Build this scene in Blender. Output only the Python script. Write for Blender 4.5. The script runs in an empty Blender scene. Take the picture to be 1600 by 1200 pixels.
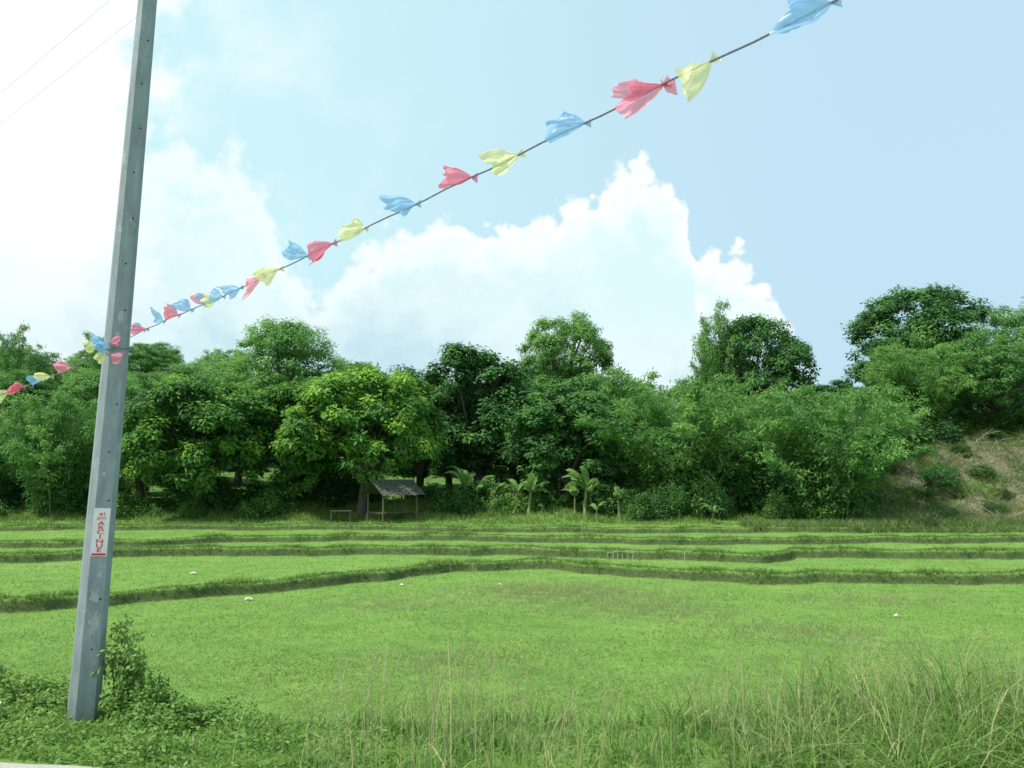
import bpy, math, numpy as np
from mathutils import Vector, Matrix, noise as mnoise
R = np.random.default_rng(7)
scene = bpy.context.scene
COL = scene.collection
scene.view_settings.view_transform = 'Standard'
scene.view_settings.look = 'None'
scene.view_settings.exposure = 0

# ------------------------------------------------------------------ helpers
def nrm(a):
    return a / (np.linalg.norm(a, axis=-1, keepdims=True) + 1e-9)

def mk_mesh(name, V, F, mat, tint=None, smooth=False):
    V = np.asarray(V, dtype=np.float32); me = bpy.data.meshes.new(name)
    if isinstance(F, np.ndarray):
        k = F.shape[1]; m = F.shape[0]
        me.vertices.add(len(V)); me.vertices.foreach_set("co", V.ravel())
        me.loops.add(m * k); me.loops.foreach_set("vertex_index", F.astype(np.int32).ravel())
        me.polygons.add(m); me.polygons.foreach_set("loop_start", np.arange(0, m * k, k, dtype=np.int32))
        me.update(calc_edges=True)
    else:
        me.from_pydata([tuple(map(float, v)) for v in V], [], [tuple(int(i) for i in f) for f in F]); me.update()
    if tint is not None:
        t = np.asarray(tint, dtype=np.float32)
        if t.ndim == 1: t = np.stack([t, np.zeros_like(t), np.zeros_like(t)], 1)
        c = np.ones((len(V), 4), dtype=np.float32); c[:, :3] = t
        at = me.color_attributes.new(name="tint", type='FLOAT_COLOR', domain='POINT')
        at.data.foreach_set("color", c.ravel())
    if mat: me.materials.append(mat)
    if smooth: me.polygons.foreach_set("use_smooth", np.ones(len(me.polygons), dtype=bool))
    return me

def obj(name, data, parent=None, loc=None, **props):
    o = bpy.data.objects.new(name, data); COL.objects.link(o)
    if parent: o.parent = parent
    if loc is not None: o.location = loc
    for k, v in props.items(): o[k] = v
    return o

class Acc:
    def __init__(s): s.V = []; s.F = []; s.n = 0
    def add(s, V, F):
        s.V += [tuple(v) for v in V]; s.F += [tuple(i + s.n for i in f) for f in F]; s.n += len(V)
    def box(s, c, d, M=None):
        x, y, z = [a / 2 for a in d]
        P = [Vector(((-x, x)[i & 1], (-y, y)[(i >> 1) & 1], (-z, z)[(i >> 2) & 1])) for i in range(8)]
        P = [((M @ p) if M else p) + Vector(c) for p in P]
        s.add(P, [(0, 2, 3, 1), (4, 5, 7, 6), (0, 1, 5, 4), (2, 6, 7, 3), (0, 4, 6, 2), (1, 3, 7, 5)])
    def tube(s, pts, rad, seg=7, cap=True):
        pts = [Vector(p) for p in pts]; n = len(pts); ring = []
        for i, p in enumerate(pts):
            t = (pts[min(i + 1, n - 1)] - pts[max(i - 1, 0)]).normalized()
            a = t.cross(Vector((0.13, 1, 0.07))).normalized()
            b = t.cross(a)
            r = rad[i] if hasattr(rad, '__len__') else rad
            ring += [p + (a * math.cos(2 * math.pi * k / seg) + b * math.sin(2 * math.pi * k / seg)) * r for k in range(seg)]
        F = []
        for i in range(n - 1):
            for k in range(seg):
                k2 = (k + 1) % seg
                F.append((i * seg + k, i * seg + k2, (i + 1) * seg + k2, (i + 1) * seg + k))
        if cap:
            F.append(tuple(range(seg))); F.append(tuple((n - 1) * seg + k for k in reversed(range(seg))))
        s.add(ring, F)
    def mesh(s, name, mat, smooth=False): return mk_mesh(name, s.V, s.F, mat, smooth=smooth)

# ------------------------------------------------------------------ materials
def new_mat(name):
    m = bpy.data.materials.new(name); m.use_nodes = True; nt = m.node_tree
    for n in list(nt.nodes): nt.nodes.remove(n)
    out = nt.nodes.new('ShaderNodeOutputMaterial')
    return m, nt, out

def N(nt, t, **kw):
    n = nt.nodes.new(t)
    for k, v in kw.items(): setattr(n, k, v)
    return n

def ramp(nt, fac, stops, interp='LINEAR'):
    r = nt.nodes.new('ShaderNodeValToRGB'); r.color_ramp.interpolation = interp
    e = r.color_ramp.elements
    while len(e) > 1: e.remove(e[-1])
    e[0].position = stops[0][0]; e[0].color = (*stops[0][1], 1)
    for p, c in stops[1:]:
        q = e.new(p); q.color = (*c, 1)
    nt.links.new(fac, r.inputs['Fac']); return r

def foliage_mat(name, stops, dry=(0.30, 0.26, 0.14), trans=0.3, rough=0.6, nscale=0.6, spec=0.2, gain=1.0):
    stops = [(p, tuple(min(0.9, v * g * gain) for v, g in zip(c, (1.08, 1.0, 1.0)))) for p, c in stops]
    m, nt, out = new_mat(name); L = nt.links
    at = N(nt, 'ShaderNodeAttribute', attribute_name='tint')
    sep = N(nt, 'ShaderNodeSeparateColor'); L.new(at.outputs['Color'], sep.inputs[0])
    tc = N(nt, 'ShaderNodeNewGeometry')
    no = N(nt, 'ShaderNodeTexNoise'); no.inputs['Scale'].default_value = nscale; no.inputs['Detail'].default_value = 2
    L.new(tc.outputs['Position'], no.inputs['Vector'])
    oi = N(nt, 'ShaderNodeObjectInfo')
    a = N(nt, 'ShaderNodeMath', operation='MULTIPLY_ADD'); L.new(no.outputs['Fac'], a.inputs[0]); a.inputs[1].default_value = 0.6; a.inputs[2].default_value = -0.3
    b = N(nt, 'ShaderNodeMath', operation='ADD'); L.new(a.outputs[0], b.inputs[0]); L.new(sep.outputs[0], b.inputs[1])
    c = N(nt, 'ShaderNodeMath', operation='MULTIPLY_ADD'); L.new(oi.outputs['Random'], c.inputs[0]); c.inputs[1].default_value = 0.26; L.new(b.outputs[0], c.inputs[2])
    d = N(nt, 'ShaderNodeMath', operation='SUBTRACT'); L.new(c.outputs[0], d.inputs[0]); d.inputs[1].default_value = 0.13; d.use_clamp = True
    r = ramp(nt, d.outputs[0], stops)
    mx = N(nt, 'ShaderNodeMix', data_type='RGBA'); L.new(sep.outputs[1], mx.inputs['Factor']); L.new(r.outputs[0], mx.inputs['A']); mx.inputs['B'].default_value = (*dry, 1)
    p = N(nt, 'ShaderNodeBsdfPrincipled'); p.inputs['Roughness'].default_value = rough; p.inputs['Specular IOR Level'].default_value = spec
    L.new(mx.outputs['Result'], p.inputs['Base Color'])
    t = N(nt, 'ShaderNodeBsdfTranslucent'); L.new(mx.outputs['Result'], t.inputs['Color'])
    ms = N(nt, 'ShaderNodeMixShader'); ms.inputs[0].default_value = trans
    L.new(p.outputs[0], ms.inputs[1]); L.new(t.outputs[0], ms.inputs[2]); L.new(ms.outputs[0], out.inputs[0])
    return m

def simple_mat(name, c1, c2, scale=8, rough=0.8, bump=0.2, spec=0.3, stretch=(1, 1, 1), detail=5, coord='Object', metal=0.0):
    m, nt, out = new_mat(name); L = nt.links
    tc = N(nt, 'ShaderNodeTexCoord'); mp = N(nt, 'ShaderNodeMapping'); mp.inputs['Scale'].default_value = stretch
    L.new(tc.outputs[coord], mp.inputs['Vector'])
    no = N(nt, 'ShaderNodeTexNoise'); no.inputs['Scale'].default_value = scale; no.inputs['Detail'].default_value = detail; no.inputs['Roughness'].default_value = 0.65
    L.new(mp.outputs[0], no.inputs['Vector'])
    r = ramp(nt, no.outputs['Fac'], [(0.3, c1), (0.7, c2)])
    p = N(nt, 'ShaderNodeBsdfPrincipled'); p.inputs['Roughness'].default_value = rough; p.inputs['Specular IOR Level'].default_value = spec
    p.inputs['Metallic'].default_value = metal
    L.new(r.outputs[0], p.inputs['Base Color'])
    if bump:
        b = N(nt, 'ShaderNodeBump'); b.inputs['Strength'].default_value = bump; b.inputs['Distance'].default_value = 0.02
        L.new(no.outputs['Fac'], b.inputs['Height']); L.new(b.outputs[0], p.inputs['Normal'])
    L.new(p.outputs[0], out.inputs[0]); return m

M_mango = foliage_mat('mango_leaves', [(0.0, (0.04, 0.13, 0.04)), (0.45, (0.085, 0.235, 0.045)), (0.75, (0.16, 0.36, 0.052)), (1.0, (0.27, 0.50, 0.07))], trans=0.35)
M_dark = foliage_mat('dark_leaves', [(0.0, (0.038, 0.12, 0.045)), (0.5, (0.07, 0.205, 0.055)), (1.0, (0.15, 0.34, 0.075))], trans=0.35)
M_bamboo = foliage_mat('bamboo_leaves', [(0.0, (0.07, 0.19, 0.058)), (0.5, (0.13, 0.32, 0.08)), (1.0, (0.23, 0.45, 0.115))], trans=0.42)
M_feather = foliage_mat('feathery_leaves', [(0.0, (0.07, 0.19, 0.058)), (0.5, (0.125, 0.32, 0.08)), (1.0, (0.22, 0.44, 0.11))], trans=0.42)
M_shrub = foliage_mat('shrub_leaves', [(0.0, (0.035, 0.12, 0.032)), (0.5, (0.085, 0.225, 0.05)), (1.0, (0.18, 0.36, 0.075))], trans=0.35)
M_grass = foliage_mat('grass_blades', [(0.0, (0.085, 0.19, 0.038)), (0.5, (0.165, 0.305, 0.062)), (1.0, (0.27, 0.41, 0.115))], dry=(0.44, 0.43, 0.28), trans=0.4, nscale=0.35)
M_bgrass = foliage_mat('bank_grass_blades', [(0.0, (0.045, 0.12, 0.024)), (0.5, (0.10, 0.225, 0.045)), (1.0, (0.19, 0.34, 0.08))], dry=(0.34, 0.31, 0.19), trans=0.4, nscale=0.5)
M_verge = foliage_mat('verge_blades', [(0.0, (0.065, 0.18, 0.035)), (0.5, (0.15, 0.31, 0.06)), (1.0, (0.27, 0.44, 0.13))], dry=(0.46, 0.44, 0.25), trans=0.4, nscale=1.0)
M_banana = foliage_mat('banana_leaves', [(0.0, (0.07, 0.19, 0.045)), (1.0, (0.22, 0.40, 0.12))], trans=0.4)
M_bark = simple_mat('bark', (0.05, 0.045, 0.035), (0.14, 0.125, 0.10), 6, 0.9, 0.6, stretch=(1, 1, 0.3))
M_culm = simple_mat('bamboo_culm', (0.08, 0.13, 0.04), (0.22, 0.24, 0.10), 4, 0.6, 0.1)
M_wood = simple_mat('weathered_wood', (0.07, 0.06, 0.045), (0.2, 0.18, 0.14), 10, 0.85, 0.4, stretch=(1, 1, 0.2))
M_pale = simple_mat('bleached_wood', (0.25, 0.24, 0.2), (0.42, 0.4, 0.34), 10, 0.85, 0.4, stretch=(1, 1, 0.2))
M_thatch = simple_mat('thatch', (0.05, 0.06, 0.045), (0.14, 0.15, 0.11), 14, 0.95, 0.8, stretch=(6, 1, 1))
M_white = simple_mat('white_plastic', (0.7, 0.72, 0.72), (0.85, 0.85, 0.85), 20, 0.4, 0.1)
M_rope = simple_mat('rope_fibre', (0.10, 0.12, 0.16), (0.2, 0.23, 0.28), 60, 0.8, 0.3)
M_wire = simple_mat('wire_insulation', (0.6, 0.66, 0.68), (0.7, 0.76, 0.78), 5, 0.6, 0)

# ------------------------------------------------------------------ terrain
def ss(a, b, x):
    t = np.clip((x - a) / (b - a), 0, 1); return t * t * (3 - 2 * t)
_ph = R.uniform(0, 6.28, 40)
def wob(x, f, k): return np.sin(x * f + _ph[k]) + 0.6 * np.sin(x * f * 2.3 + _ph[k + 1]) + 0.4 * np.sin(x * f * 5.1 + _ph[k + 2])
BANKS = [
 ([-60, -30, -13.2, -11.2, -9.2, -6.95, -4.3, -2.3, 0, 1.2, 2.6, 4.4, 8.4, 16.6, 30, 60], [17, 20, 23.5, 24.6, 26.2, 28.3, 30.7, 32.8, 34.2, 34.3, 33, 31.2, 30, 29.6, 28, 27], 0.28),
 ([-60, -30, -19, -14.2, -5.2, 0, 3.5, 7, 9.4, 10.3, 11.2, 19.7, 30, 60], [30, 32, 33.7, 36.6, 37.0, 36.8, 35.8, 34.6, 33.6, 34.8, 36, 35, 34, 33], 0.28),
 ([-60, -21, -15.7, -13.5, -11.9, -2.9, 2, 5.5, 12.3, 22, 60], [36.5, 37.3, 37.4, 39.5, 40.2, 41.2, 40, 38.9, 38.9, 40, 40], 0.22),
 ([-60, -25, -11.4, -6, -3, 5, 13.5, 25, 60], [45, 45, 45.5, 45, 43.6, 43, 43, 44.5, 45], 0.2)]
def bank_y(i, x):
    xs, ys, _ = BANKS[i]
    return np.interp(x, xs, ys) + 0.13 * wob(x, 0.9, 3 * i) + 0.08 * wob(x, 3.7, 3 * i + 12)
def ground(x, y):
    x = np.asarray(x, float); y = np.asarray(y, float)
    e = 9.25 - 0.6 * ss(-3.4, -2.4, x) + 0.06 * wob(x, 1.3, 24)
    z = -1.2 * ss(e, e + 3.0, y)
    for i in range(4):
        by = bank_y(i, x); s = BANKS[i][2]
        z = z + s * ss(by, by + 0.3, y) + 0.05 * (1 + 0.5 * np.sin(x * 1.9 + i)) * np.exp(-((y - by - 0.5) / 0.35) ** 2)
    z = z + ss(46, 57, y) * (1.0 + 0.15 * wob(x, 0.25, 27))
    z = z + ss(17.0, 26, x + 0.25 * wob(y, 0.7, 30)) * ss(44.5, 61, y) * 4.3
    z = z + ss(58, 130, y) * (7.8 + 4.7 * ss(-10, -45, x) - 4 * ss(10, 40, x))
    nearoff = ss(10, 14, y)
    z = z + 0.018 * nearoff * (np.sin(x * 1.1 + y * 0.7) + np.sin(x * 0.5 - y * 1.3 + 1))
    z = z + 0.12 * ss(46, 52, y) * (np.sin(x * 0.9 + y * 0.5) + np.sin(x * 0.37 - y * 1.1))
    z = z + 0.20 * ss(17, 22, x) * ss(46, 49, y) * (np.sin(x * 2.1 + y * 1.1) + np.sin(x * 1.3 - y * 2.3) + .6 * np.sin(x * 3.7 + y * 3.1))
    return z
xs = np.concatenate([np.array([-1500, -900, -500, -300, -200, -140, -100]), np.arange(-80, -32, 2.5), np.arange(-32, 32, 0.28), np.arange(32, 80, 2.5), np.array([100, 140, 200, 300, 500, 900, 1500])])
rows = []
def seg(a, b, n): return [a + (b - a) * k / n for k in range(n)]
one = np.ones_like(xs)
bys = [bank_y(i, xs) for i in range(4)]
rows += [one * v for v in (-1500, -600, -200, -60, -20, -8, 0, 4, 6, 7, 7.8)]
rows += [one * v for v in np.arange(8.4, 12.6, 0.3)]
prev = one * 12.6
for i in range(4):
    lo = bys[i] - 0.5
    n = [16, 8, 6, 6][i]
    rows += seg(prev, lo, n)
    rows += seg(lo, bys[i], 4) + seg(bys[i], bys[i] + 0.3, 6) + seg(bys[i] + 0.3, bys[i] + 1.1, 6)
    prev = bys[i] + 1.1
rows += seg(prev, one * 62, 44)
rows += [one * v for v in list(np.arange(62, 135, 4)) + [150, 200, 300, 500, 900, 1500]]
Y = np.stack(rows); X = np.broadcast_to(xs, Y.shape)
Z = ground(X, Y)
nr, nc = Y.shape
idx = np.arange(nr * nc).reshape(nr, nc)
F = np.stack([idx[:-1, :-1], idx[:-1, 1:], idx[1:, 1:], idx[1:, :-1]], -1).reshape(-1, 4)
greenp = 0.5 + 0.5 * np.sin(X * 0.9 + 1.7 * np.sin(Y * .8)) * np.sin(Y * 1.0 + X * .4)
drymask = ss(18.0, 21.5, X) * ss(45, 47.5, Y) * (1 - ss(70, 80, Y)) * (1 - 0.75 * ss(0.5, 0.8, greenp)) * (1 - 0.5 * ss(54, 60, Y))
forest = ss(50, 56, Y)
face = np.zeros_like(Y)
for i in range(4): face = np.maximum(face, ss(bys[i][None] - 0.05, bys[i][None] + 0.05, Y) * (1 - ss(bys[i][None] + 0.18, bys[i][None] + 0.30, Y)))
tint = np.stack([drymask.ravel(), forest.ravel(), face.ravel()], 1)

m, nt, out = new_mat('grassy_ground'); L = nt.links
geo = N(nt, 'ShaderNodeNewGeometry')
def noise(scale, detail=5, rough=0.6, vec=None):
    n = N(nt, 'ShaderNodeTexNoise'); n.inputs['Scale'].default_value = scale; n.inputs['Detail'].default_value = detail; n.inputs['Roughness'].default_value = rough
    L.new(vec or geo.outputs['Position'], n.inputs['Vector']); return n
n1 = noise(0.25, 5, 0.7); n2 = noise(7, 8, 0.8); n3 = noise(1.3, 6, 0.7)
c1 = ramp(nt, n1.outputs['Fac'], [(0.3, (0.125, 0.25, 0.05)), (0.55, (0.165, 0.30, 0.06)), (0.72, (0.225, 0.35, 0.09))])
c2 = ramp(nt, n2.outputs['Fac'], [(0.30, (0.075, 0.16, 0.035)), (0.52, (0.155, 0.285, 0.06)), (0.74, (0.26, 0.38, 0.12))])
c3 = ramp(nt, n3.outputs['Fac'], [(0.33, (0.72, 0.78, 0.72)), (0.5, (0.96, 0.97, 0.96)), (0.68, (1.15, 1.10, 1.06))])
mA = N(nt, 'ShaderNodeMix', data_type='RGBA'); mA.inputs['Factor'].default_value = 0.5; L.new(c1.outputs[0], mA.inputs['A']); L.new(c2.outputs[0], mA.inputs['B'])
mB = N(nt, 'ShaderNodeMix', data_type='RGBA', blend_type='MULTIPLY'); mB.inputs['Factor'].default_value = 1; L.new(mA.outputs['Result'], mB.inputs['A']); L.new(c3.outputs[0], mB.inputs['B'])
at = N(nt, 'ShaderNodeAttribute', attribute_name='tint'); sp = N(nt, 'ShaderNodeSeparateColor'); L.new(at.outputs['Color'], sp.inputs[0])
cd = ramp(nt, n2.outputs['Fac'], [(0.3, (0.085, 0.085, 0.05)), (0.5, (0.17, 0.165, 0.10)), (0.7, (0.29, 0.28, 0.19))])
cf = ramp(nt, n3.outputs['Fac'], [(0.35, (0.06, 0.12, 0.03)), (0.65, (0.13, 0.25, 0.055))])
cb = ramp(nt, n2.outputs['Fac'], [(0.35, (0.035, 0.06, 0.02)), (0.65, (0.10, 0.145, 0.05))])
def mixf(f, a, b):
    q = N(nt, 'ShaderNodeMix', data_type='RGBA'); L.new(f, q.inputs['Factor']); L.new(a, q.inputs['A']); L.new(b, q.inputs['B']); return q.outputs['Result']
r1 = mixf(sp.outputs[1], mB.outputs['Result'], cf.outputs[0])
r2 = mixf(sp.outputs[0], r1, cd.outputs[0])
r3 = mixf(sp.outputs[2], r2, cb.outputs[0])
p = N(nt, 'ShaderNodeBsdfPrincipled'); p.inputs['Roughness'].default_value = 0.9; p.inputs['Specular IOR Level'].default_value = 0.15
bp = N(nt, 'ShaderNodeBump'); bp.inputs['Strength'].default_value = 0.8; bp.inputs['Distance'].default_value = 0.07
L.new(n2.outputs['Fac'], bp.inputs['Height']); L.new(bp.outputs[0], p.inputs['Normal'])
L.new(r3, p.inputs['Base Color']); L.new(p.outputs[0], out.inputs[0])
M_ground = m
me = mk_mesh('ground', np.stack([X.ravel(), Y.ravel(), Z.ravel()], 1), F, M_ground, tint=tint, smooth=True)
obj('ground', me, kind='structure', label='terraced grassy rice field rising to a wooded hillside', category='ground')

# road
M_road = simple_mat('pale_concrete', (0.30, 0.29, 0.27), (0.42, 0.41, 0.38), 30, 0.9, 0.3)
RV = []; RF = []
rx = np.concatenate([[-400, -100, -30, -12], np.arange(-8, 8, 0.4), [12, 30, 100, 400]])
for i, x in enumerate(rx):
    ed = 7.78 - 0.25 * (max(min(x, 6), -12) + 4.2) + 0.05 * float(wob(x, 2.1, 20))
    RV += [(x, ed, 0.008), (x, -2.0, 0.05)]
    if i: RF.append((2 * i - 2, 2 * i - 1, 2 * i + 1, 2 * i))
obj('road', mk_mesh('road', RV, RF, M_road), kind='structure', label='pale concrete road with a ragged gravelly edge', category='road')

# ------------------------------------------------------------------ foliage generators
def leaf_quads(c, d, n, Ln, W):
    d = nrm(d); s = nrm(np.cross(d, n)); Ln = np.asarray(Ln)[:, None]; W = np.asarray(W)[:, None]
    V = np.stack([c, c + d * Ln * 0.5 + s * W * 0.5, c + d * Ln, c + d * Ln * 0.5 - s * W * 0.5], 1).reshape(-1, 3)
    return V, np.arange(len(V)).reshape(-1, 4)
def rdir(n): return nrm(R.normal(size=(n, 3)))

def blob_crown(name, H, W, mat, nlobe=13, nclump=170, nleaf=150, lL=0.27, lW=0.11, base=0.16, cR=0.6, newleaf=0.3, droop=0.3, topw=0.0, lobef=0.42, zlo=-0.65):
    b = base * H; cz = b + (H - b) / 2; ax = np.array([W / 2, W / 2, (H - b) / 2])
    ld = []
    for i in range(nlobe):
        zz = zlo + (0.97 - zlo) * (i + 0.5) / nlobe; a = i * 2.39996 + R.uniform(-.4, .4); rr = math.sqrt(max(0, 1 - zz * zz))
        ld.append((rr * math.cos(a), rr * math.sin(a), zz))
    ld = np.array(ld); lr = lobef * min(ax) * R.uniform(0.75, 1.3, nlobe)
    taper = 1 + topw * ld[:, 2]
    lc = ld * (ax[None] - lr[:, None]) * R.uniform(0.85, 1.08, (nlobe, 1))
    lc[:, :2] *= taper[:, None]; lc[:, 2] += cz
    li = R.integers(0, nlobe, nclump)
    od = nrm(rdir(nclump) + nrm(lc[li] - np.array([0, 0, cz - 0.15 * H])) * 0.9)
    cp = lc[li] + od * lr[li][:, None] * R.uniform(0.75, 1.1, (nclump, 1))
    ni = nclump // 5
    ip = rdir(ni) * ax * R.uniform(0.1, 0.55, (ni, 1)); ip[:, 2] += cz
    cp = np.concatenate([cp, ip]); od = np.concatenate([od, rdir(ni)])
    keep = cp[:, 2] > b * 0.8; cp = cp[keep]; od = od[keep]
    nC = len(cp); ct = R.normal(0.42, 0.1, nC) + np.where(R.random(nC) < newleaf, R.uniform(0.15, 0.4, nC), 0)
    cr = cR * R.uniform(0.6, 1.25, nC)
    k = np.repeat(np.arange(nC), nleaf)
    dd = rdir(len(k)); rad = R.random(len(k)) ** 0.5
    off = dd * (cr[k] * rad)[:, None]; off[:, 2] *= 0.7
    c = cp[k] + off
    n = nrm(dd * 0.6 + od[k] * 0.3 + np.array([0, 0, 0.7]) + R.normal(size=c.shape) * 0.35)
    d = R.normal(size=c.shape) + dd * 0.8 - np.array([0, 0, droop]); d -= n * (d * n).sum(1, keepdims=True)
    s = R.uniform(0.7, 1.35, len(k))
    V, Fq = leaf_quads(c, d, n, lL * s, lW * s)
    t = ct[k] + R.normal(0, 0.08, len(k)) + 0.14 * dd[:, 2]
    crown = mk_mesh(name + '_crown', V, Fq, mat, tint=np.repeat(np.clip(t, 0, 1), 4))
    A = Acc(); tr = 0.024 * H + 0.04
    fork = Vector((R.uniform(-.2, .2), R.uniform(-.2, .2), b * 1.15 + 0.1 * H))
    A.tube([(0, 0, -0.4), (0, 0, 0.05), fork * 0.5, fork], [tr * 1.7, tr * 1.25, tr, tr * 0.9], 9)
    for j in range(nlobe):
        e = Vector(lc[j]); mid = fork.lerp(e, 0.5) + Vector((R.uniform(-.2, .2), R.uniform(-.2, .2), 0.05 * H * R.random()))
        A.tube([fork - Vector((0, 0, 0.1)), mid, e, e + Vector(ld[j]) * float(lr[j]) * 0.7], [tr * 0.6, tr * 0.34, tr * 0.16, tr * 0.05], 6)
    return dict(H=H, W=W, parts=[('trunk', A.mesh(name + '_trunk', M_bark, True)), ('crown', crown)])

def bamboo(name, H, W, nculm=48, nleaf=620, spread=1.0, mat=None, lowest=0.12, lsz=1.0):
    A = Acc(); Vs = []; T = []
    for j in range(nculm):
        a = R.uniform(0, 6.283); r0 = R.uniform(0, 0.13) * W; Lh = H * R.uniform(0.62, 1.0) if j > 6 else H * R.uniform(0.92, 1.0)
        reach = W * 0.5 * R.uniform(0.15, 1.0) ** 0.8 * spread
        if j <= 6: reach *= 0.55
        else: Lh *= (1 - 0.25 * (reach / (W * 0.5)) ** 2)
        def path(s):
            s = np.asarray(s, float)
            rr = r0 + reach * s ** 1.5
            z = Lh * (1.13 * s - 0.13 * s ** 4 - 0.10 * ss(0.7, 1.15, s))
            return np.stack([np.cos(a) * rr, np.sin(a) * rr, z], -1)
        sp_ = np.linspace(0, 1, 9); P = path(sp_)
        if j < 34: A.tube([tuple(q) for q in P], list(np.linspace(0.05, 0.008, 9)), 5, cap=False)
        nt_ = 34
        st = R.uniform(lowest, 1.0, nt_) ** 0.85
        tb = path(st); ta = R.uniform(0, 6.283, nt_); tl = R.uniform(0.4, 1.1, nt_) * (1.2 - 0.6 * st)
        td = np.stack([np.cos(ta), np.sin(ta), R.uniform(-0.1, 0.6, nt_)], -1)
        k = R.integers(0, nt_, nleaf); u = R.random(nleaf)
        c = tb[k] + td[k] * (tl[k] * u)[:, None] + R.normal(size=(nleaf, 3)) * 0.1
        c[:, 2] -= 0.25 * u * u * tl[k]
        d = td[k] * 0.7 + R.normal(size=c.shape) * 0.55 - np.array([0, 0, 0.55])
        n = nrm(R.normal(size=c.shape) * 0.6 + np.array([0, 0, 0.8]) + td[k] * 0.3)
        s = R.uniform(0.7, 1.3, nleaf) * lsz
        V, _ = leaf_quads(c, d, n, 0.25 * s, 0.072 * s)
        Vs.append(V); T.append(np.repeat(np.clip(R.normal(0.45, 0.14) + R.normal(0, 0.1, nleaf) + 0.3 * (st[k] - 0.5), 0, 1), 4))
    V = np.concatenate(Vs); V[:, 2] = np.maximum(V[:, 2], 0.02)
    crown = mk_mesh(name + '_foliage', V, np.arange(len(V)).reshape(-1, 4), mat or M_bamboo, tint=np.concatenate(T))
    return dict(H=H, W=W, parts=[('stem', A.mesh(name + '_stems', M_culm, True)), ('crown', crown)])

def shrub(name, H, W, mat=None, nclump=34, nleaf=110, lL=0.17, lW=0.09):
    A = Acc(); cs = []
    for j in range(nclump):
        a = R.uniform(0, 6.283); r = W / 2 * math.sqrt(R.random()) * 0.95; z = H * (0.12 + 0.85 * R.random() ** 1.3 * (1 - (r / (W / 2)) ** 2 * 0.6))
        cs.append((r * math.cos(a), r * math.sin(a), z))
        if j < 14: A.tube([(0.1 * W * math.cos(a), 0.1 * W * math.sin(a), -0.1), (r * 0.5 * math.cos(a), r * 0.5 * math.sin(a), z * 0.65), cs[-1]], [0.012 * W, 0.008 * W, 0.003 * W], 5, cap=False)
    cs = np.array(cs); k = np.repeat(np.arange(nclump), nleaf); dd = rdir(len(k))
    c = cs[k] + dd * (R.random(len(k)) ** 0.5 * R.uniform(0.12, 0.27, nclump)[k] * (H + W) / 2)[:, None]; c[:, 2] = np.maximum(c[:, 2], 0.03)
    n = nrm(dd * 0.5 + np.array([0, 0, 0.8]) + R.normal(size=c.shape) * 0.4); d = R.normal(size=c.shape) + dd - np.array([0, 0, 0.2])
    d -= n * (d * n).sum(1, keepdims=True); s = R.uniform(0.6, 1.3, len(k))
    V, Fq = leaf_quads(c, d, n, lL * s, lW * s)
    t = R.normal(0.5, 0.15, nclump)[k] + R.normal(0, 0.1, len(k))
    return dict(H=H, W=W, parts=[('stem', A.mesh(name + '_stems', M_bark)), ('crown', mk_mesh(name + '_crown', V, Fq, mat or M_shrub, tint=np.repeat(np.clip(t, 0, 1), 4)))])

P = {}
P['mangoA'] = blob_crown('mango_a', 8.5, 8.6, M_mango, 19, 270, 150, base=0.13, newleaf=0.5, zlo=-0.75)
P['mangoB'] = blob_crown('mango_b', 7.5, 7.3, M_mango, 17, 220, 140, base=0.08, newleaf=0.42, zlo=-0.85)
P['mangoC'] = blob_crown('mango_c', 9.5, 6.2, M_dark, 16, 210, 140, base=0.10, newleaf=0.3, zlo=-0.8)
P['mangoD'] = blob_crown('mango_d', 9.0, 6.8, M_dark, 15, 210, 140, base=0.08, newleaf=0.25, lobef=0.38, zlo=-0.8)
P['dome'] = blob_crown('dome', 12, 9, M_dark, 16, 240, 150, base=0.14, cR=0.7, newleaf=0.3, lL=0.25, lW=0.12, zlo=-0.8)
P['feather'] = blob_crown('feathery', 12, 8, M_feather, 17, 340, 130, lL=0.19, lW=0.075, base=0.10, cR=0.62, newleaf=0.3, droop=0.8, zlo=-0.8)
P['airy'] = blob_crown('airy', 12, 6.5, M_feather, 17, 230, 130, lL=0.19, lW=0.075, base=0.3, cR=0.55, newleaf=0.3, droop=0.8, lobef=0.33)
P['open'] = blob_crown('spreading', 9, 10, M_feather, 17, 270, 130, lL=0.20, lW=0.085, base=0.05, cR=0.65, newleaf=0.3, lobef=0.42, zlo=-0.9)
P['bamA'] = bamboo('bamboo_a', 8.5, 10, 62, 660, lowest=0.05)
P['bamB'] = bamboo('bamboo_b', 8, 8.5, 54, 660, lowest=0.05)
P['bamTall'] = bamboo('bamboo_tall', 13, 6.5, 44, 660, lowest=0.3)
P['shA'] = shrub('shrub_a', 1.8, 2.6)
P['shB'] = shrub('shrub_b', 1.2, 2.0, M_shrub)
P['shC'] = shrub('shrub_c', 2.6, 3.0, M_dark, 46)
KN = dict(mangoA='mango_tree', mangoB='mango_tree', mangoC='mango_tree', mangoD='mango_tree', dome='broadleaf_tree', feather='feathery_tree', airy='feathery_tree', open='spreading_tree', bamA='bamboo_clump', bamB='bamboo_clump', bamTall='bamboo_clump', shA='shrub', shB='shrub', shC='shrub')
CAT = dict(mango_tree='tree', broadleaf_tree='tree', feathery_tree='tree', spreading_tree='tree', bamboo_clump='bamboo', shrub='shrub')
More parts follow.
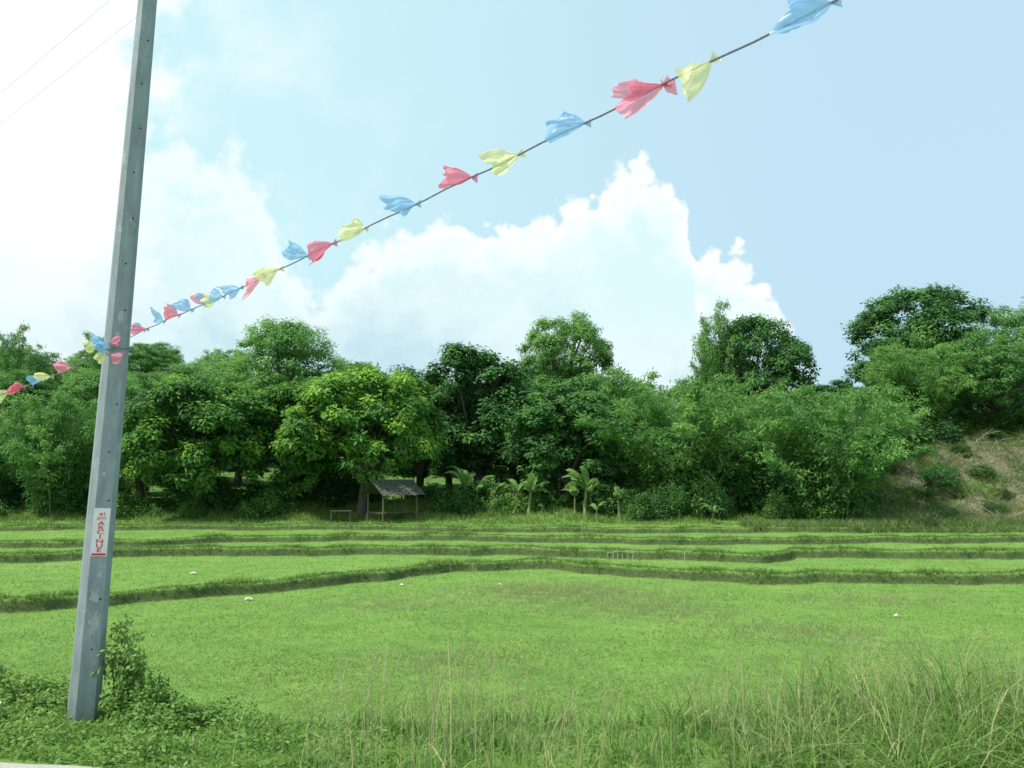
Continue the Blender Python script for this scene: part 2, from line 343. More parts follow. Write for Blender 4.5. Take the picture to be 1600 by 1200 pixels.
def place(kind, x, y, h, w, label, group=None, rot=None):
    pr = P[kind]; nm = KN[kind]
    e = obj(nm, None, loc=(x, y, float(ground(x, y)) - 0.05), label=label, category=CAT[nm])
    e.rotation_euler = (0, 0, R.uniform(0, 6.28) if rot is None else rot)
    e.scale = (w / pr['W'], w / pr['W'], h / pr['H'])
    if group: e['group'] = group
    for pn, me in pr['parts']: obj(pn, me, parent=e)
    return e
G1 = 'trees along the far edge of the field'
T_ = [
 ('mangoA', -8.5, 50.8, 8.8, 9.2, 'round mango tree with bright green new leaves beside the hut'),
 ('mangoB', -17.6, 50.5, 7.8, 8.2, 'mango tree with yellow-green leaf tips at field edge'),
 ('mangoB', -12.6, 52.5, 7.4, 6.8, 'mango tree with yellow-green leaf tips at field edge'),
 ('bamB', -25.3, 50, 7.4, 7.2, 'low feathery bamboo clump at field edge'),
 ('feather', -21.8, 53, 8.2, 5.8, 'light green feathery tree squeezed beside bamboo'),
 ('bamB', -30.2, 52, 6.4, 6.5, 'low feathery bamboo clump at field edge'),
 ('feather', -14.4, 57, 11.8, 9.2, 'tall light green feathery tree above mango trees'),
 ('feather', -20.5, 61, 9.8, 9.0, 'light green feathery tree on rising ground'),
 ('feather', -27.5, 61, 9.4, 9.0, 'light green feathery tree on rising ground'),
 ('mangoC', -2.2, 57, 9.9, 7.6, 'tall dark mango tree with dense crown'),
 ('mangoD', -6.4, 62, 9.2, 7.5, 'dark mango tree behind round one'),
 ('mangoD', 3.3, 53.5, 7.8, 7.0, 'dark mango tree beside banana plants'),
 ('mangoD', 0.6, 60, 8.6, 7.5, 'dark mango tree in the wood'),
 ('airy', 3.9, 65, 13.6, 7.2, 'tall airy tree rising above the dark trees'),
 ('bamTall', 2.8, 66, 11.8, 5.0, 'bamboo rising above the dark trees'),
 ('bamB', 8.0, 61, 9.2, 9.5, 'feathery bamboo clump in the wood'),
 ('bamA', 10.0, 52, 8.2, 11.5, 'broad feathery bamboo clump at field edge'),
 ('bamA', 14.2, 54.5, 8.4, 9.0, 'feathery bamboo clump behind another one'),
 ('dome', 17.4, 63, 13.1, 8.6, 'tall dark dome shaped tree above the bamboo'),
 ('bamTall', 14.4, 62, 14.6, 4.4, 'slender tall bamboo against the sky'),
 ('bamB', 17.4, 48.3, 8.0, 10.0, 'large feathery bamboo clump at foot of slope'),
 ('bamA', 20.8, 55, 6.4, 8.0, 'feathery bamboo clump on the slope'),
 ('dome', 30.6, 67, 11.9, 10.4, 'large tree with rounded crown on top of slope'),
 ('open', 28.6, 64, 7.8, 6.5, 'spreading tree on top of dry slope'),
 ('open', 32.5, 59.5, 6.8, 9.5, 'spreading light green tree on dry slope'),
 ('open', 37.5, 64, 10.2, 10.0, 'spreading light green tree on dry slope'),
 ('bamB', 26.8, 58.5, 6.4, 7.5, 'feathery bamboo clump on the slope'),
]
for t in T_: place(*t[:5], t[5], G1)
labs = dict(mangoC='dark mango tree on the wooded hillside', mangoD='dark mango tree on the wooded hillside', feather='feathery tree on the wooded hillside', open='spreading tree on the wooded hillside', bamB='bamboo clump on the wooded hillside', dome='broadleaf tree on the wooded hillside', bamTall='tall bamboo on the wooded hillside')
for yy, step, h0 in ((69, 5.4, 7.6), (80, 6.2, 7.4), (98, 7.4, 7.2), (120, 9, 7.2)):
    x = -0.63 * yy
    while x < 0.63 * yy:
        br = x / yy
        kinds = ['feather', 'feather', 'bamB', 'bamTall', 'dome', 'feather'] if br < -0.2 else ['mangoC', 'feather', 'bamB', 'mangoD', 'dome', 'feather']
        k = kinds[int(R.integers(0, 6))]
        h = h0 * R.uniform(0.8, 1.15) * (1.12 if k in ('feather', 'dome', 'bamTall') else 1)
        if br > 0.08: h *= 0.85
        if 0.27 < br < 0.41: h = h0 * 0.55
        place(k, x + R.uniform(-1, 1), yy + R.uniform(-2, 2), h, min(step * R.uniform(1.2, 1.5), h * 1.1), labs[k], 'trees on the wooded hillside')
        x += step
for px_, top in ((-40.8, 11.5), (-34.2, 11.0), (-38.5, 9.5)):
    place('bamTall', px_, 73, top + 2, 4.4, 'slender tall bamboo against the sky', 'trees on the wooded hillside')
for i in range(50):
    x = R.uniform(-31, 21); y = R.uniform(51.0, 55)
    if -13 < x < 2: y = R.uniform(53.5, 57)
    k = ['shA', 'shB', 'shC'][i % 3]; s = R.uniform(0.8, 1.3)
    place(k, x, y, P[k]['H'] * s, P[k]['W'] * s, 'leafy green shrub under the trees', 'shrubs under the trees')
for i in range(16):
    x = R.uniform(-31, -13); y = R.uniform(49, 50.6); k = ['shA', 'shB'][i % 2]; s = R.uniform(0.4, 0.9)
    place(k, x, y, P[k]['H'] * s * 1.15, P[k]['W'] * s, 'leafy green shrub under the trees', 'shrubs under the trees')
for i in range(12):
    x = R.uniform(6.5, 20); y = 49.0 + R.uniform(-.6, 1.2) - 0.08 * (x - 6); k = ['shA', 'shC', 'shA'][i % 3]; s = R.uniform(0.4, 0.8)
    place(k, x, y, P[k]['H'] * s * 1.3, P[k]['W'] * s * .9, 'leafy green shrub under the trees', 'shrubs under the trees')
for i in range(20):
    x = R.uniform(-4.2, 8); y = R.uniform(50.4, 52.8); k = ['shA', 'shB'][i % 2]; s = R.uniform(0.5, 0.95)
    place(k, x, y, P[k]['H'] * s * 1.1, P[k]['W'] * s, 'leafy green shrub beside banana plants', 'shrubs beside the banana plants')
for i in range(44):
    k = ['shA', 'shB', 'shC'][i % 3]; s = R.uniform(0.6, 1.1); x = R.uniform(22, 36); y = R.uniform(56, 61)
    if i < 22: x = R.uniform(20, 31); y = R.uniform(46.5, 56); s *= R.uniform(.3, .65)
    place(k, x, y, P[k]['H'] * s * .8, P[k]['W'] * s * 1.25, 'leafy green shrub on dry slope', 'shrubs on the dry slope')

# banana plants
def banana(name):
    A = Acc(); A.tube([(0, 0, -0.1), (0.02, 0, 0.5), (0.03, 0.03, 1.0), (0, 0, 1.3)], [0.085, 0.075, 0.055, 0.04], 8)
    V = []; Fq = []; T = []
    for j in range(7):
        a = R.uniform(0, 6.283); Ln = R.uniform(1.0, 1.9); up = R.uniform(0.75, 1.5); w = R.uniform(0.16, 0.27); n0 = len(V); dr = R.uniform(.3, .8); tw = R.uniform(-.8, .8)
        for i in range(15):
            s = i / 14; rr = Ln * s * math.cos(up * (1 - .4 * s)) * .85 + 0.03; z = 1.15 + Ln * (math.sin(up) * s - dr * s ** 2.6)
            ww = w * (math.sin(math.pi * min(1, s * 0.93 + 0.07)) ** 0.6) * (0.03 / w if s < 0.12 else 1) * R.uniform(0.6, 1.0)
            for q in (-1, 0, 1):
                V.append((rr * math.cos(a) - q * ww * math.sin(a), rr * math.sin(a) + q * ww * math.cos(a), z - abs(q) * ww * .45 + q * tw * ww)); T.append(R.uniform(0.2, 0.85))
            if i:
                b = n0 + 3 * (i - 1); Fq += [(b, b + 3, b + 4, b + 1), (b + 1, b + 4, b + 5, b + 2)]
    return A.mesh(name + '_stem', M_culm, True), mk_mesh(name + '_leaf', V, np.array(Fq), M_banana, tint=np.array(T))
BM = [banana('banana_' + c) for c in 'abcde']
for i, (x, y, s) in enumerate([(4.0, 49.6, 1.3), (3.5, 50.2, 0.8), (4.5, 50.6, 0.9), (0.9, 50.2, 1.25), (0.2, 51.0, 0.9), (1.6, 51.0, 0.75), (-2.8, 51.0, 1.35), (-3.5, 51.4, 1.0), (-1.9, 51.8, 1.15), (-0.9, 51.6, .8), (5.9, 49.8, 0.9), (4.5, 47.4, 0.55), (10.3, 46.6, 0.6)]):
    e = obj('banana_plant', None, loc=(x, y, float(ground(x, y))), label='banana plant with broad ragged pale green leaves', category='banana plant', group='banana plants at the field edge')
    e.rotation_euler = (R.uniform(-.12, .12), R.uniform(-.12, .12), R.uniform(0, 6)); e.scale = (s, s, s * R.uniform(.85, 1.1))
    obj('stem', BM[i % 5][0], parent=e); obj('leaf', BM[i % 5][1], parent=e)

# ------------------------------------------------------------------ hut
hx, hy = -6.4, 48.3; hz = float(ground(hx, hy)) - 0.05
hut = obj('field_hut', None, loc=(hx, hy, hz), label='small open wooden hut with gabled thatch roof under mango tree', category='hut')
hut.rotation_euler = (0, 0, 0.7)
for sx in (-1.05, 1.05):
    for sy in (-0.75, 0.75):
        A = Acc(); A.tube([(sx, sy, -0.2), (sx + .02, sy, 0.8), (sx, sy, 1.5)], [0.05, 0.045, 0.04], 7); obj('post', A.mesh('hut_post', M_wood), parent=hut)
A = Acc()
rows_ = 7
for side in (-1, 1):
    for r_ in range(rows_):
        t0 = r_ / rows_; t1 = (r_ + 1.25) / rows_
        y0 = side * (1.15 * (1 - t0)); z0 = 1.42 + 0.75 * t0; y1 = side * 1.15 * (1 - min(t1, 1)); z1 = 1.42 + 0.75 * min(t1, 1)
        nx = 30; Vv = []; Ff = []
        for i in range(nx + 1):
            xx = -1.35 + 2.7 * i / nx
            Vv += [(xx, y0 + side * R.uniform(0, .07), z0 + 0.035 - R.uniform(0, .07)), (xx, y1, z1 + 0.0)]
            if i: Ff.append((2 * i - 2, 2 * i - 1, 2 * i + 1, 2 * i))
        A.add(Vv, Ff)
A.tube([(-1.37, 0, 2.18), (1.37, 0, 2.18)], 0.05, 6)
obj('roof', A.mesh('hut_roof', M_thatch), parent=hut)
A = Acc()
for k in range(8): A.box((0, -0.6 + 0.17 * k, 0.5), (2.0, 0.14, 0.03))
for sx in (-.95, .95): A.box((sx, 0, 0.46), (0.06, 1.5, 0.05))
obj('platform', A.mesh('hut_platform', M_wood), parent=hut)
bx, by_ = -9.0, 47.8
tb = obj('wooden_table', None, loc=(bx, by_, float(ground(bx, by_))), label='rough wooden table on grass beneath mango tree', category='table')
A = Acc()
for k in range(4): A.box((0, -0.3 + 0.2 * k, 0.62), (1.1, 0.17, 0.03))
obj('table_top', A.mesh('table_top', M_wood), parent=tb)
for sx in (-.48, .48):
    for sy in (-.28, .28):
        A = Acc(); A.tube([(sx * 1.1, sy, -.05), (sx, sy, 0.6)], [0.035, 0.03], 6); obj('leg', A.mesh('table_leg', M_wood), parent=tb)
fx, fy = 3.7, 35.0
fn = obj('stick_fence', None, loc=(fx, fy, float(ground(fx, fy))), label='short low fence of bleached sticks on terrace bank', category='fence')
for k in range(6):
    A = Acc(); x = k * 0.19; A.tube([(x, 0, -.05), (x + R.uniform(-.03, .03), R.uniform(-.03, .03), R.uniform(.26, .46))], [0.018, 0.012], 6); obj('stake', A.mesh('stake', M_pale), parent=fn)
A = Acc(); A.tube([(-.05, 0, .27), (.5, .01, .33), (1.02, 0, .25)], 0.012, 6); obj('rail', A.mesh('rail', M_pale), parent=fn)
A = Acc(); A.tube([(0, 0, -.1), (0.03, 0, .46)], [.02, .015], 6)
obj('wooden_stake', A.mesh('stake', M_pale), loc=(6.5, 34.3, float(ground(6.5, 34.3))), label='single bleached stake in terrace bank', category='stake')

# ------------------------------------------------------------------ utility pole
pang = math.atan2(4.05, 9.0)
base = Vector((-4.20, 9.05, 0)); lean = (0.0435, 0.004)
m, nt, out = new_mat('galvanised_pole'); L = nt.links
tc = N(nt, 'ShaderNodeTexCoord'); mp = N(nt, 'ShaderNodeMapping'); mp.inputs['Scale'].default_value = (1, 1, 0.25); L.new(tc.outputs['Object'], mp.inputs['Vector'])
n1 = N(nt, 'ShaderNodeTexNoise'); n1.inputs['Scale'].default_value = 9; n1.inputs['Detail'].default_value = 8; n1.inputs['Roughness'].default_value = .7; L.new(mp.outputs[0], n1.inputs['Vector'])
cr_ = ramp(nt, n1.outputs['Fac'], [(0.3, (0.17, 0.215, 0.225)), (0.55, (0.25, 0.31, 0.325)), (0.75, (0.34, 0.40, 0.41))])
n2 = N(nt, 'ShaderNodeTexNoise'); n2.inputs['Scale'].default_value = 3.2; n2.inputs['Detail'].default_value = 9; n2.inputs['Roughness'].default_value = .75; L.new(tc.outputs['Object'], n2.inputs['Vector'])
pr_ = ramp(nt, n2.outputs['Fac'], [(0.60, (0, 0, 0)), (0.64, (0.6, 0.6, 0.6))])
mx = N(nt, 'ShaderNodeMix', data_type='RGBA'); L.new(pr_.outputs[0], mx.inputs['Factor']); L.new(cr_.outputs[0], mx.inputs['A']); mx.inputs['B'].default_value = (0.42, 0.48, 0.47, 1)
p = N(nt, 'ShaderNodeBsdfPrincipled'); p.inputs['Roughness'].default_value = 0.55; p.inputs['Metallic'].default_value = 0.15
bp = N(nt, 'ShaderNodeBump'); bp.inputs['Strength'].default_value = 0.25; bp.inputs['Distance'].default_value = 0.004; L.new(n1.outputs['Fac'], bp.inputs['Height']); L.new(bp.outputs[0], p.inputs['Normal'])
L.new(mx.outputs['Result'], p.inputs['Base Color']); L.new(p.outputs[0], out.inputs[0]); M_pole = m
def pole_half(z): return 0.142 - z * 0.0072
V = []; Fp = []
zs = [-0.4, 0, 1.5, 3, 4.5, 6, 7.5, 9.2]
for z in zs:
    h = pole_half(z); c = h * 0.42
    for (a, b) in ((-h, -h + c), (-h + c, -h), (h - c, -h), (h, -h + c), (h, h - c), (h - c, h), (-h + c, h), (-h, h - c)):
        V.append((a, b, z))
for i in range(len(zs) - 1):
    for k in range(8):
        Fp.append((i * 8 + k, i * 8 + (k + 1) % 8, (i + 1) * 8 + (k + 1) % 8, (i + 1) * 8 + k))
Fp.append(tuple(range((len(zs) - 1) * 8, len(zs) * 8)))
pole = obj('utility_pole', None, loc=base, label='tall leaning grey utility pole with small white poster among weeds', category='utility pole')
rz = Matrix.Rotation(pang + 0.10, 3, 'Z')
zax = Vector((lean[0], lean[1], 1)).normalized(); xax = (rz @ Vector((1, 0, 0))); xax = (xax - zax * xax.dot(zax)).normalized(); yax = zax.cross(xax)
Mrot = Matrix((xax, yax, zax)).transposed()
pole.rotation_euler = Mrot.to_euler()
obj('shaft', mk_mesh('pole_shaft', V, Fp, M_pole), parent=pole)
M_hole = simple_mat('dark_hole', (0.02, 0.02, 0.02), (0.05, 0.05, 0.05), 5, 0.9, 0)
for k in range(14):
    z = 0.7 + 0.48 * k
    if 1.5 < z < 2.1: continue
    h = pole_half(z); A = Acc(); xo = 0.35 * h * (1 if k % 2 else 0.2)
    A.tube([(xo, -h - 0.004, z), (xo, -h + 0.01, z)], 0.009, 10); obj('bolt_hole', A.mesh('bolt_hole', M_hole), parent=pole)
M_paper = simple_mat('poster_paper', (0.66, 0.66, 0.65), (0.80, 0.80, 0.79), 12, 0.7, 0)
M_red = simple_mat('poster_red_ink', (0.62, 0.03, 0.05), (0.70, 0.05, 0.07), 15, 0.7, 0)
hh = pole_half(1.83); tilt = 0.0072
poster = obj('poster', None, parent=pole, loc=(-0.006, -hh - 0.006, 1.83), label='white vertical poster with red lettering')
poster.rotation_euler = (-tilt, 0, 0)
A = Acc(); A.box((0, 0, 0), (0.15, 0.003, 0.47)); obj('sheet', A.mesh('poster_sheet', M_paper), parent=poster)
def text(body, w, h, cx, cz):
    cu = bpy.data.curves.new('lettering', 'FONT'); cu.body = body; cu.align_x = 'CENTER'; cu.space_line = 0.82; cu.offset = 0.016
    to = bpy.data.objects.new('tmp', cu); COL.objects.link(to); bpy.context.view_layer.update()
    dg = bpy.context.evaluated_depsgraph_get(); me = bpy.data.meshes.new_from_object(to.evaluated_get(dg)); bpy.data.objects.remove(to)
    co = np.array([v.co[:] for v in me.vertices]); mn = co.min(0); mxx = co.max(0)
    for v in me.vertices:
        x = (v.co.x - (mn[0] + mxx[0]) / 2) / (mxx[0] - mn[0]) * w + cx; z = (v.co.y - (mn[1] + mxx[1]) / 2) / (mxx[1] - mn[1]) * h + cz
        v.co = (x, -0.0035, z)
    me.materials.clear(); me.materials.append(M_red); o = obj('lettering', me, parent=poster); return o
text('A\nR\nC\nI\nN\nU\nE', 0.068, 0.30, 0, -0.045)
text('#1', 0.05, 0.035, 0, 0.175); text('ATTY', 0.09, 0.028, 0, 0.132)
A = Acc(); A.box((0, -0.0025, -0.217), (0.13, 0.003, 0.02)); obj('stripe', A.mesh('poster_stripe', M_red), parent=poster)
M_fade = simple_mat('faded_paper', (0.28, 0.34, 0.34), (0.42, 0.48, 0.47), 25, 0.9, 0)
for (zz, ww, hh2, xo) in ((0.95, 0.12, 0.26, .01), (1.22, 0.10, 0.16, -.01), (3.98, 0.08, 0.16, 0), (1.42, 0.06, 0.10, .02), (2.4, .05, .07, -.02)):
    hp = pole_half(zz); pts = []
    for k in range(26):
        a = k / 26 * 6.283; rr = R.uniform(0.45, 1.05); cx_ = max(-1, min(1, math.cos(a) * 1.3)); cz_ = max(-1, min(1, math.sin(a) * 1.3)); pts.append((cx_ * ww / 2 * rr + xo, -hp - 0.004, zz + cz_ * hh2 / 2 * rr))
    obj('torn_paper', mk_mesh('torn_paper', pts, [tuple(range(26))], M_fade), parent=pole)

# ------------------------------------------------------------------ bunting
def flag_mat(name, c):
    m, nt, out = new_mat(name); L = nt.links
    g = N(nt, 'ShaderNodeTexCoord'); no = N(nt, 'ShaderNodeTexNoise'); no.inputs['Scale'].default_value = 22; no.inputs['Detail'].default_value = 4; L.new(g.outputs['Object'], no.inputs['Vector'])
    r = ramp(nt, no.outputs['Fac'], [(0.3, tuple(v * 0.9 for v in c)), (0.7, tuple(min(1, v * 1.1) for v in c))])
    p = N(nt, 'ShaderNodeBsdfPrincipled'); p.inputs['Roughness'].default_value = 0.35; L.new(r.outputs[0], p.inputs['Base Color'])
    t = N(nt, 'ShaderNodeBsdfTranslucent'); L.new(r.outputs[0], t.inputs['Color'])
    tr = N(nt, 'ShaderNodeBsdfTransparent'); tr.inputs['Color'].default_value = (*[0.65 + 0.35 * v for v in c], 1)
    m1 = N(nt, 'ShaderNodeMixShader'); m1.inputs[0].default_value = 0.6; L.new(p.outputs[0], m1.inputs[1]); L.new(t.outputs[0], m1.inputs[2])
    m2 = N(nt, 'ShaderNodeMixShader'); m2.inputs[0].default_value = 0.25; L.new(m1.outputs[0], m2.inputs[1]); L.new(tr.outputs[0], m2.inputs[2])
    L.new(m2.outputs[0], out.inputs[0]); return m
FM = dict(b=flag_mat('blue_film', (0.32, 0.62, 0.95)), r=flag_mat('red_film', (0.92, 0.20, 0.32)), y=flag_mat('yellow_film', (0.90, 0.93, 0.45)), p=flag_mat('pink_film', (0.92, 0.34, 0.46)))
FN = dict(b='blue', r='red', y='yellow', p='pink')
def flag(parent, P0, dx, dz, Ln, Wd, col, dy=0.0):
    Ln *= .95; Wd *= .92
    d = Vector((dx, dy, dz)).normalized(); s = d.cross(Vector((0.15, -1, 0.1))).normalized(); n = s.cross(d)
    nu, nv = 20, 30; ph = R.uniform(0, 6.28, 4); fr = R.uniform(2.5, 4.5); am = Wd * R.uniform(0.10, 0.18)
    curl = R.uniform(-0.3, 0.3); V = []; Fq = []; seed = Vector(R.uniform(0, 50, 3))
    skew = R.uniform(-0.3, 0.3); bendz = R.uniform(-0.25, 0.15)
    for i in range(nu + 1):
        u = i / nu
        for j in range(nv + 1):
            v = -1 + 2 * j / nv
            lw = Wd * 0.58 * (0.05 + 0.95 * math.sin(min(u * 1.7, 1.7)) ** 0.85)
            nz = mnoise.noise(seed + Vector((v * 1.6, 0, 0)))
            ln = Ln * u * (1 - 0.16 * v * v * u + skew * v * u + 0.35 * nz * u)
            off = am * min(1, u * 1.8) * (math.sin(v * fr + ph[0] + u * 1.2) + 0.3 * math.sin(v * fr * 3.3 + ph[2] + 1.5 * u)) + curl * Ln * u * u * 0.5
            q = Vector(P0) + d * ln + s * (v * lw) + n * off + s * (bendz * Ln * u * u)
            nv3 = mnoise.noise_vector(seed + Vector((u * 2.2, v * 1.6, 0)))
            nv4 = mnoise.noise_vector(seed + Vector((u * 6, v * 5, 9)))
            q += (nv3 * 0.2 + nv4 * 0.04) * Wd * min(1, u * 1.5)
            V.append(q)
    for i in range(nu):
        for j in range(nv):
            a = i * (nv + 1) + j; Fq.append((a, a + 1, a + nv + 2, a + nv + 1))
    n0 = len(V)
    for i in range(4):
        u = i / 3
        for j in range(5):
            v = -1 + j / 2
            V.append(Vector(P0) - d * (0.03 * u * (Ln / .16)) + s * v * 0.02 * (0.3 + u) + n * 0.008 * math.sin(v * 5 + ph[1]))
    for i in range(3):
        for j in range(4):
            a = n0 + i * 5 + j; Fq.append((a, a + 1, a + 6, a + 5))
    me = mk_mesh('flag', [tuple(v) for v in V], Fq, FM[col], smooth=True)
    o = obj('flag', me, parent=parent); o['label'] = 'crumpled %s plastic film flag' % FN[col]
def rope(t):
    z = np.interp(t, [0, .12, .23, .34, .54, .76, .86, 1, 1.35], [3.70, 3.722, 3.73, 3.722, 3.76, 3.80, 3.82, 3.85, 3.92])
    return Vector((-3.96 + 4.96 * t, 8.9 - 6.27 * t, float(z)))
bun = obj('bunting', None, loc=(0, 0, 0), label='rope bunting with red, yellow and blue plastic flags tied to pole', category='bunting')
A = Acc(); ts = np.linspace(0, 1.35, 60); A.tube([rope(t) + Vector((0, 0, 0.004 * math.sin(t * 70))) for t in ts], 0.0042, 7)
obj('rope', A.mesh('rope', M_rope, True), parent=bun)
FL = [
 (0.120, 'r', -1, 0.05, .16, .09), (0.110, 'b', -1, 0.5, .12, .08), (0.182, 'b', -1, .5, .13, .11), (0.231, 'r', -1, .5, .14, .12), (0.271, 'b', -.8, .5, .15, .12),
 (0.311, 'p', -.7, .8, .13, .11), (0.328, 'b', -1, .3, .11, .08), (0.343, 'y', -.9, -.1, .10, .12), (0.360, 'b', -1, .1, .11, .10), (0.402, 'b', -.9, -.35, .14, .12), (0.450, 'p', -.8, -.55, .16, .11),
 (0.487, 'y', -1, -.2, .17, .11), (0.539, 'b', -.9, .25, .16, .13), (0.582, 'r', -1, -.25, .16, .11), (0.631, 'y', -.75, .1, .12, .14),
 (0.698, 'b', -1, 0.0, .155, .11), (0.760, 'r', -1, .05, .155, .11), (0.804, 'y', -1, -.5, .15, .12), (0.858, 'b', -1, 0.08, .15, .12),
 (0.911, 'p', -1, -.55, .18, .11), (0.939, 'y', -.8, -.85, .17, .10), (0.998, 'b', -1, -.25, .16, .12)]
for (t, c, dx, dz, l, w) in FL: flag(bun, rope(t), dx, dz, l, w, c, dy=R.uniform(-.2, .2))
flag(bun, rope(0.911), 1, -.1, .05, .06, 'p')
flag(bun, rope(0.911), -1, -.18, .18, .06, 'p')
for (ax_, az_, c, dx, dz) in ((-.10, 0.0, 'y', -1, -.3), (-.05, .02, 'b', -1, .3), (.02, .02, 'p', 1, .2), (.03, -.1, 'p', 1, -.6), (-.04, -.06, 'y', -.5, -1), (0.0, .0, 'b', -.8, -.4)):
    flag(bun, Vector((-4.02 + ax_, 8.84, 3.68 + az_)), dx, dz, .13, .12, c, dy=-.3)
A = Acc(); cen = Vector((-4.035, 9.065, 3.68)); A.tube([cen + Vector((math.cos(a) * .155, math.sin(a) * .155, 0.02 * math.sin(a * 2))) for a in np.linspace(0, 6.283, 25)], 0.006, 6); A.tube([cen + Vector((math.cos(a) * .153, math.sin(a) * .153, -0.03 + 0.02 * math.cos(a))) for a in np.linspace(0, 6.283, 25)], 0.006, 6)
obj('knot', A.mesh('knot', M_rope, True), parent=bun)
bun2 = obj('bunting', None, loc=(0, 0, 0), label='sagging rope bunting with few plastic flags running off the pole', category='bunting')
def rope2(t): return Vector((-4.1 - 4.5 * t, 8.98 + 1.4 * t, 3.64 - 1.95 * t + 1.75 * t * t))
A = Acc(); A.tube([rope2(t) for t in np.linspace(0, 1, 24)], 0.0042, 6); obj('rope', A.mesh('rope', M_rope, True), parent=bun2)
for (t, c, dx, dz, w) in ((.09, 'p', -1, .15, .12), (.145, 'y', -1, .0, .09), (.17, 'b', -1, .1, .10), (.22, 'r', -1, .1, .12), (.26, 'y', -1, -.2, .12), (.36, 'b', -1, 0, .12), (.5, 'r', -1, 0, .12)):
    flag(bun2, rope2(t), dx, dz, .15, w, c, dy=R.uniform(-.2, .2))
for off in (0.0, -1.55, 0.45):
    A = Acc(); a = Vector((-30 + off * .68, 34.4 + off * .73, 9.3)); b = Vector((2 + off * .68, 4.7 + off * .73, 9.0))
    A.tube([a.lerp(b, k / 30) - Vector((0, 0, 0.35 * math.sin(math.pi * k / 30))) for k in range(31)], 0.0026, 5)
    obj('overhead_wire', A.mesh('wire', M_wire, True), label='thin pale overhead service wire against bright sky', category='wire', group='overhead wires')

# ------------------------------------------------------------------ grass
def tri_grass(name, x, y, h, w, mat, t, dry, label, lean=0.35):
    n = len(x); z = ground(x, y) - 0.005; a = R.uniform(0, 6.283, n); dx = np.cos(a) * w / 2; dy = np.sin(a) * w / 2
    lx = R.normal(0, lean, n) * h; ly = R.normal(0, lean, n) * h
    V = np.stack([np.stack([x - dx, y - dy, z], 1), np.stack([x + dx, y + dy, z], 1), np.stack([x + lx, y + ly, z + h], 1)], 1).reshape(-1, 3)
    T = np.repeat(np.stack([np.clip(t, 0, 1), np.clip(dry, 0, 1), 0 * t], 1), 3, 0)
    return obj(name, mk_mesh(name, V, np.arange(3 * n).reshape(-1, 3), mat, tint=T), kind='stuff', label=label, category='grass')
n = 240000
yy = 1 / R.uniform(1 / 46, 1 / 10.5, n); xx = R.uniform(-0.68, 0.68, n) * yy
cl = 0.5 + 0.22 * np.sin(xx * 0.9 + 2 * np.sin(yy * 0.45)) * np.sin(yy * 0.8 + 1.5 * np.sin(xx * 0.33)) + 0.16 * np.sin(xx * 3.1 + yy) * np.sin(yy * 2.7 - xx) + .12 * np.sin(xx * 5.7 - yy * 2) * np.sin(yy * 6.1)
hh_ = R.uniform(0.012, 0.045, n) * (0.4 + 1.2 * cl) * (1 + yy * 0.008)
hh_ = np.where(R.random(n) < 0.012, hh_ * 3.0, hh_)
dry = np.where(R.random(n) < 0.08, R.uniform(0.3, 0.9, n), 0.0)
tri_grass('field_grass', xx, yy, hh_, R.uniform(0.010, 0.020, n) * (0.6 + yy / 22), M_grass, R.normal(0.42, 0.18, n) + 0.5 * (cl - .5), dry, 'short green pasture grass on flat terraces', lean=0.9)
qs = []
for (cx, cy, rx_, ry_, n) in ((1.5, 27.5, 3.4, 2.4, 18000), (3.5, 24.0, 3.0, 2.0, 7000), (-3.5, 25.0, 2.2, 1.3, 3000), (7.0, 20.5, 2.5, 1.6, 4000), (10.5, 26.0, 3.0, 1.4, 4000), (-1.0, 17.5, 1.8, 1.2, 2500)):
    x = R.normal(cx, rx_ * .55, n); y = R.normal(cy, ry_ * .55, n); kp = np.sin(x * 4 + y * 2.2) * np.sin(y * 5 - x) > -0.35; kp &= y < bank_y(0, x) - .2
    qs.append(np.stack([x[kp], y[kp]], 1))
q = np.concatenate(qs); n = len(q)
tri_grass('stubble_grass', q[:, 0], q[:, 1], R.uniform(0.04, 0.15, n), R.uniform(0.008, 0.018, n), M_grass, R.normal(0.7, .2, n), np.where(R.random(n) < .6, R.uniform(.4, 1, n), 0), 'pale dry stubble tufts standing in the paddy', lean=0.5)
bx_, byy, bh, bt = [], [], [], []
for i in range(4):
    n = 20000; x = R.uniform(-30, 30, n); by0 = bank_y(i, x)
    o_ = R.normal(0.45, 0.2, n)
    bx_.append(x); byy.append(by0 + o_); bh.append(R.uniform(0.05, 0.20, n) * (1 - .1 * i) * (0.4 + 0.9 * np.abs(np.sin(x * 1.7 + i) * np.sin(x * 0.6)))); bt.append(np.where(o_ < 0.25, 0.25, 0.65) + R.normal(0, .17, n))
bx_ = np.concatenate(bx_); byy = np.concatenate(byy); bh = np.concatenate(bh); bt = np.concatenate(bt)
tri_grass('bank_grass', bx_, byy, bh, R.uniform(0.02, 0.045, len(bx_)), M_bgrass, bt, np.where(R.random(len(bx_)) < .12, .6, 0), 'ragged taller grass along the terrace banks', lean=0.8)
n = 60000; y = R.uniform(45.5, 54, n); x = R.uniform(-34, 22, n)
cl2 = 0.4 + 0.8 * np.abs(np.sin(x * 0.8 + y) * np.sin(y * 1.1 - x * 0.4))
tri_grass('undergrowth_grass', x, y, R.uniform(0.08, 0.5, n) * ss(44.5, 50, y) * cl2, R.uniform(0.03, 0.07, n), M_grass, R.normal(0.45, .2, n), np.where(R.random(n) < .08, .6, 0), 'unmown grass below the trees', lean=0.5)
n = 52000; y = R.uniform(45.5, 60, n); x = R.uniform(18, 42, n)
pat = 0.5 + 0.5 * np.sin(x * 0.9 + 1.7 * np.sin(y * .8)) * np.sin(y * 1.0 + x * .4)
